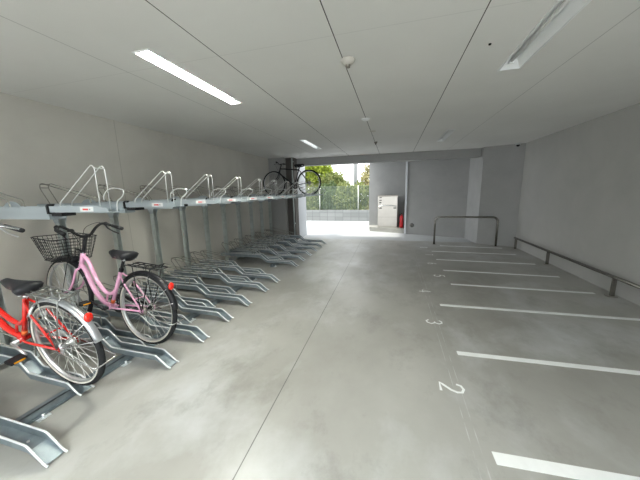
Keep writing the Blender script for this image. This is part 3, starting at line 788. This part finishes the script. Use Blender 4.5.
# hoop barrier
t = thing('hoop_barrier', 'stainless steel hoop barrier at the far end of the parking bays', 'barrier', (1.78, 7.5, 0))
m_ = MB(); m_.tube(rounded([(-.71, 0, .006), (-.71, 0, .725), (.71, -.06, .725), (.71, -.06, .006)], .13, 8), .024, 14); m_.build('hoop', M['steel'], t)
for x, y in ((-.71, 0), (.71, -.06)):
    m_ = MB(); m_.lathe([(.0001, .006), (.05, .006), (.052, 0), (.0001, 0)], (x, y, 0), n=16); m_.build('floor_flange', M['dsteel'], t)
# wheel stop rail along the right wall
t = thing('guard_rail', 'low brushed steel guard rail along the right wall', 'rail', (2.80, 4.0, 0))
m_ = MB(); m_.tube([(0, -3.4, .262), (0, 3.22, .262)], .022, 12); m_.build('rail', M['steel'], t)
for y in (-3.0, -1.35, .21, 1.78, 3.16):
    m_ = MB(); m_.box((-.014, y - .012, .008), (.03, y + .012, .242)); p = m_.build('support_post', M['steel'], t)
    m_ = MB(); m_.box((-.05, y - .04, 0), (.05, y + .04, .008)); m_.lathe([(.0001, .014), (.008, .012), (.008, .008)], (-.04, y - .03, 0), n=8); m_.build('foot_plate', M['dsteel'], p)

# ------------------------------------------------------------------ far wall things
t = thing('parcel_locker', 'brushed stainless steel delivery locker with curved handle in the far niche', 'locker', (-.19, 9.64, .15))
m_ = MB(); m_.box((-.335, .02, 0), (.335, .50, 1.08)); m_.build('cabinet_body', M['cab'], t, bevel=.006)
m_ = MB(); m_.box((-.345, -.01, 1.08), (.345, .51, 1.105)); m_.build('top_cap', M['dsteel'], t)
m_ = MB(); m_.box((-.325, 0, .74), (.325, .02, 1.07)); dr = m_.build('upper_door', M['cab'], t, bevel=.004)
for z in (.93, 1.02):
    m_ = MB(); m_.box((-.28, -.008, z), (-.20, 0, z + .028)); m_.build('button', M['black'], dr)
m_ = MB(); m_.box((-.28, -.008, .845), (-.21, 0, .88)); m_.build('keypad', M['black'], dr)
m_ = MB(); m_.box((-.325, 0, .02), (.325, .02, .73)); dl = m_.build('lower_door', M['cab'], t, bevel=.004)
m_ = MB(); m_.tube(smooth_path([(-.30, -.012, .73), (-.15, -.035, .76), (0, -.04, .768), (.15, -.035, .76), (.30, -.012, .73)], 5), .012, 8); m_.build('curved_handle', M['chrome'], t)
for x0, x1 in ((-.28, -.19), (.20, .30)):
    m_ = MB(); m_.box((x0, -.012, .655), (x1, 0, .69)); m_.build('latch', M['black'], dl)
m_ = MB(); m_.box((-.325, -.004, .355), (.325, 0, .362)); m_.build('seam_strip', M['dsteel'], dl)
t = thing('fire_extinguisher', 'red fire extinguisher standing at the right end of the far curb', 'fire extinguisher', (.285, 9.55, .15))
m_ = MB(); m_.lathe([(.0001, 0), (.055, 0), (.06, .02), (.06, .36), (.052, .40), (.025, .43), (.022, .46), (.0001, .46)], n=20); m_.build('cylinder', M['extred'], t)
m_ = MB(); m_.box((-.012, -.05, .46), (.012, .04, .475)); m_.box((-.012, -.06, .495), (.012, .04, .508)); m_.box((-.01, .02, .475), (.01, .04, .495)); m_.build('lever', M['black'], t)
m_ = MB(); m_.tube(smooth_path([(0, -.02, .47), (-.07, -.03, .44), (-.085, -.02, .3), (-.07, -.03, .16)], 4), .009, 7); m_.build('hose', M['black'], t)
t = thing('vent_cap', 'round dark vent cap low on the far grey wall right of the extinguisher', 'vent', (.60, 9.09, .30), (0, 0, R(-19.5)))
m_ = MB(); m_.lathe([(.0001, -.03), (.05, -.028), (.068, -.012), (.07, 0)], axis='y', n=20); m_.build('cover', M['cover'], t)
m_ = MB()
for k in (-2, -1, 0, 1, 2): m_.box((-.045, -.034, k * .018 - .003), (.045, -.026, k * .018 + .003))
m_.build('louvre', M['dsteel'], t)
# ------------------------------------------------------------------ outside
mb = MB(); mb.prism([(-14, 13.3), (3, 12.55), (3, 12.75), (-14, 13.5)], 0, .53)
tag(mb.build('block_wall', M['block']), 'low pale concrete block wall outside below the wire fence', 'wall')
ft = thing('wire_fence', 'dark green welded wire fence standing on the low block wall', 'fence', (-4, 13.03, .53), (0, 0, -math.atan2(.75, 17)))
m_ = MB()
for k in range(23): z = .03 + k * .05; m_.tube([(-7, 0, z), (6, 0, z)], .006, 4)
for k in range(87): x = -7 + k * .15; m_.tube([(x, 0, .02), (x, 0, 1.14)], .004, 4)
m_.build('wire_panel', M['fence'], ft)
for k in range(6):
    m_ = MB(); x = .46 + (k - 3) * 1.93; m_.tube([(x, -.03, 0), (x, -.03, 1.16)], .028, 8); m_.build('fence_post', M['fpost'], ft)

def leaves(m_, c, rad, n, size, rng, hollow=.45):
    for _ in range(n):
        while True:
            p = Vector((rng.uniform(-1, 1), rng.uniform(-1, 1), rng.uniform(-1, 1)))
            if hollow < p.length < 1: break
        q = Vector((c[0] + p.x * rad[0], c[1] + p.y * rad[1], c[2] + p.z * rad[2]))
        if q.z < .02: q.z = abs(q.z) + .03
        a = Vector((rng.gauss(0, 1), rng.gauss(0, 1), rng.gauss(0, 1))).normalized(); b = a.orthogonal().normalized()
        b = Matrix.Rotation(rng.uniform(0, 6.28), 3, a) @ b; cc = a.cross(b); s = size * rng.uniform(.6, 1.3)
        m_.add([q - b * s, q + cc * s * .5 + a * s * .12, q + b * s, q - cc * s * .5 + a * s * .12], [(0, 1, 2, 3)])
def tree(name, lab, cat, x, y, h, blobs, leaf, nl, size, seed, group=None, trunk=.07):
    rng = random.Random(seed)
    t = thing(name, lab, cat, (x, y, 0), group=group)
    m_ = MB(); m_.tube(smooth_path([(0, 0, 0), (.05, 0, h * .3), (-.03, .04, h * .6), (0, 0, h * .85)], 4), [trunk * (1 - .05 * i) for i in range(13)], 8)
    for b in blobs: m_.tube([(0, 0, h * .35), (b[0] * .6, b[1] * .6, b[2])], trunk * .35, 5)
    m_.build('trunk', M['bark'], t)
    m_ = MB()
    tot = sum(b[3] * b[4] * b[5] for b in blobs)
    for b in blobs:
        n = int(nl * b[3] * b[4] * b[5] / tot)
        # clumps inside each blob give a broken outline
        for k in range(max(3, n // 60)):
            while True:
                p = Vector((rng.uniform(-1, 1), rng.uniform(-1, 1), rng.uniform(-1, 1)))
                if .35 < p.length < 1: break
            cr = .22 + rng.random() * .16
            leaves(m_, (b[0] + p.x * b[3] * .85, b[1] + p.y * b[4] * .85, b[2] + p.z * b[5] * .85), (cr, cr, cr * .8), 60, size, rng, .1)
    m_.build('foliage', leaf, t)
    return t
# shrubs of the hedge behind the fence
hl = ['leafB', 'leafC', 'leafC', 'leafB', 'leafC', 'leafC', 'leafD']
for i, x in enumerate((-6.3, -5.3, -4.3, -3.4, -2.5, -1.7, -.9)):
    tree('hedge_shrub', 'leafy green shrub behind the wire fence, ' + ['hidden left, partly behind the white wall', 'first from the left', 'below the leafy tree', 'darkest, in the middle', 'right of the middle', 'next to the far wall edge', 'yellowing, beside the niche wall'][i],
         'shrub', x, 14.2 + .1 * (i % 2), 1.9, [(0, 0, 1.0, .65, .5, .95), (.2, 0, .5, .6, .5, .5)], M[hl[i]], 3600, .085, 20 + i, 'hedge shrubs behind the fence', .04)
tree('leafy_tree', 'bright green leafy tree beyond the fence, tallest on the left', 'tree', -5.5, 16.0, 3.8, [(0, 0, 2.7, 1.25, 1.1, 1.1), (1.2, -.1, 2.55, .85, .9, .85), (-.8, 0, 2.6, 1, 1, 1), (.5, 0, 3.7, 1.1, .9, .7)], M['leafA'], 15000, .10, 41, trunk=.1)
tree('leafy_tree', 'lower rounded green tree right of the tall bright one', 'tree', -3.55, 15.6, 2.5, [(0, 0, 2.0, .75, .7, .55), (.4, 0, 1.8, .6, .6, .5)], M['leafC'], 4200, .09, 42, trunk=.06)
tree('leafy_tree', 'thin yellowish tree beyond the fence beside the niche wall', 'tree', -1.35, 14.9, 3.4, [(0, 0, 1.9, .35, .5, .8), (.15, 0, 2.9, .3, .4, .7)], M['leafD'], 1500, .075, 43, trunk=.035)
mb = MB(); mb.tube([(0, 0, 0), (0, 0, 6)], [.17, .13], 16)
tag(mb.build('utility_pole', M['pole'], None, (-2.62, 19.5, 0)), 'pale grey pole standing against the sky beyond the fence', 'pole')
t = thing('floor_drain', 'small grey drain grating in the bright ground outside', 'drain', (-1.62, 11.55, 0))
m_ = MB(); m_.box((-.3, -.11, 0), (.3, .11, .006)); m_.build('frame', M['galv'], t)
m_ = MB()
for k in range(9): m_.box((-.27 + k * .062, -.09, .006), (-.25 + k * .062, .09, .010))
m_.build('grating', M['post'], t)

# ------------------------------------------------------------------ light, world, camera
w = bpy.data.worlds.new('sky'); scene.world = w; w.use_nodes = True
nt = w.node_tree; bg = nt.nodes['Background']
bg.inputs[0].default_value = (.96, .98, 1.0, 1); bg.inputs[1].default_value = 2.2
sl = bpy.data.lights.new('sun', 'SUN'); so = bpy.data.objects.new('sun', sl); COL.objects.link(so)
sl.energy = 2.2; sl.angle = R(6); sl.color = (1, .96, .88)
so.rotation_euler = Vector((.45, .12, -1)).to_track_quat('-Z', 'Y').to_euler(); so.location = (-6, 10, 12)

cam = bpy.data.cameras.new('camera'); co = bpy.data.objects.new('camera', cam); COL.objects.link(co)
yaw, pit, rol, F = 0.268707395, 0.180239619, -0.0234179969, 267.038530
fw = Vector((-math.sin(yaw) * math.cos(pit), math.cos(yaw) * math.cos(pit), -math.sin(pit)))
rt = Vector((math.cos(yaw), math.sin(yaw), 0)); up = rt.cross(fw)
c_, s_ = math.cos(rol), math.sin(rol)
X = rt * c_ + up * s_; Y = up * c_ - rt * s_
co.matrix_world = Matrix(((X.x, Y.x, -fw.x, 0), (X.y, Y.y, -fw.y, 0), (X.z, Y.z, -fw.z, 1.45), (0, 0, 0, 1)))
cam.sensor_width = 36; cam.lens = F / 640 * 36; cam.clip_start = .05
scene.camera = co
scene.cycles.caustics_reflective = False
scene.cycles.caustics_refractive = False
scene.view_settings.view_transform = 'Standard'; scene.view_settings.look = 'None'
scene.view_settings.gamma = 1; scene.view_settings.use_curve_mapping = False
scene.view_settings.exposure = 0.75
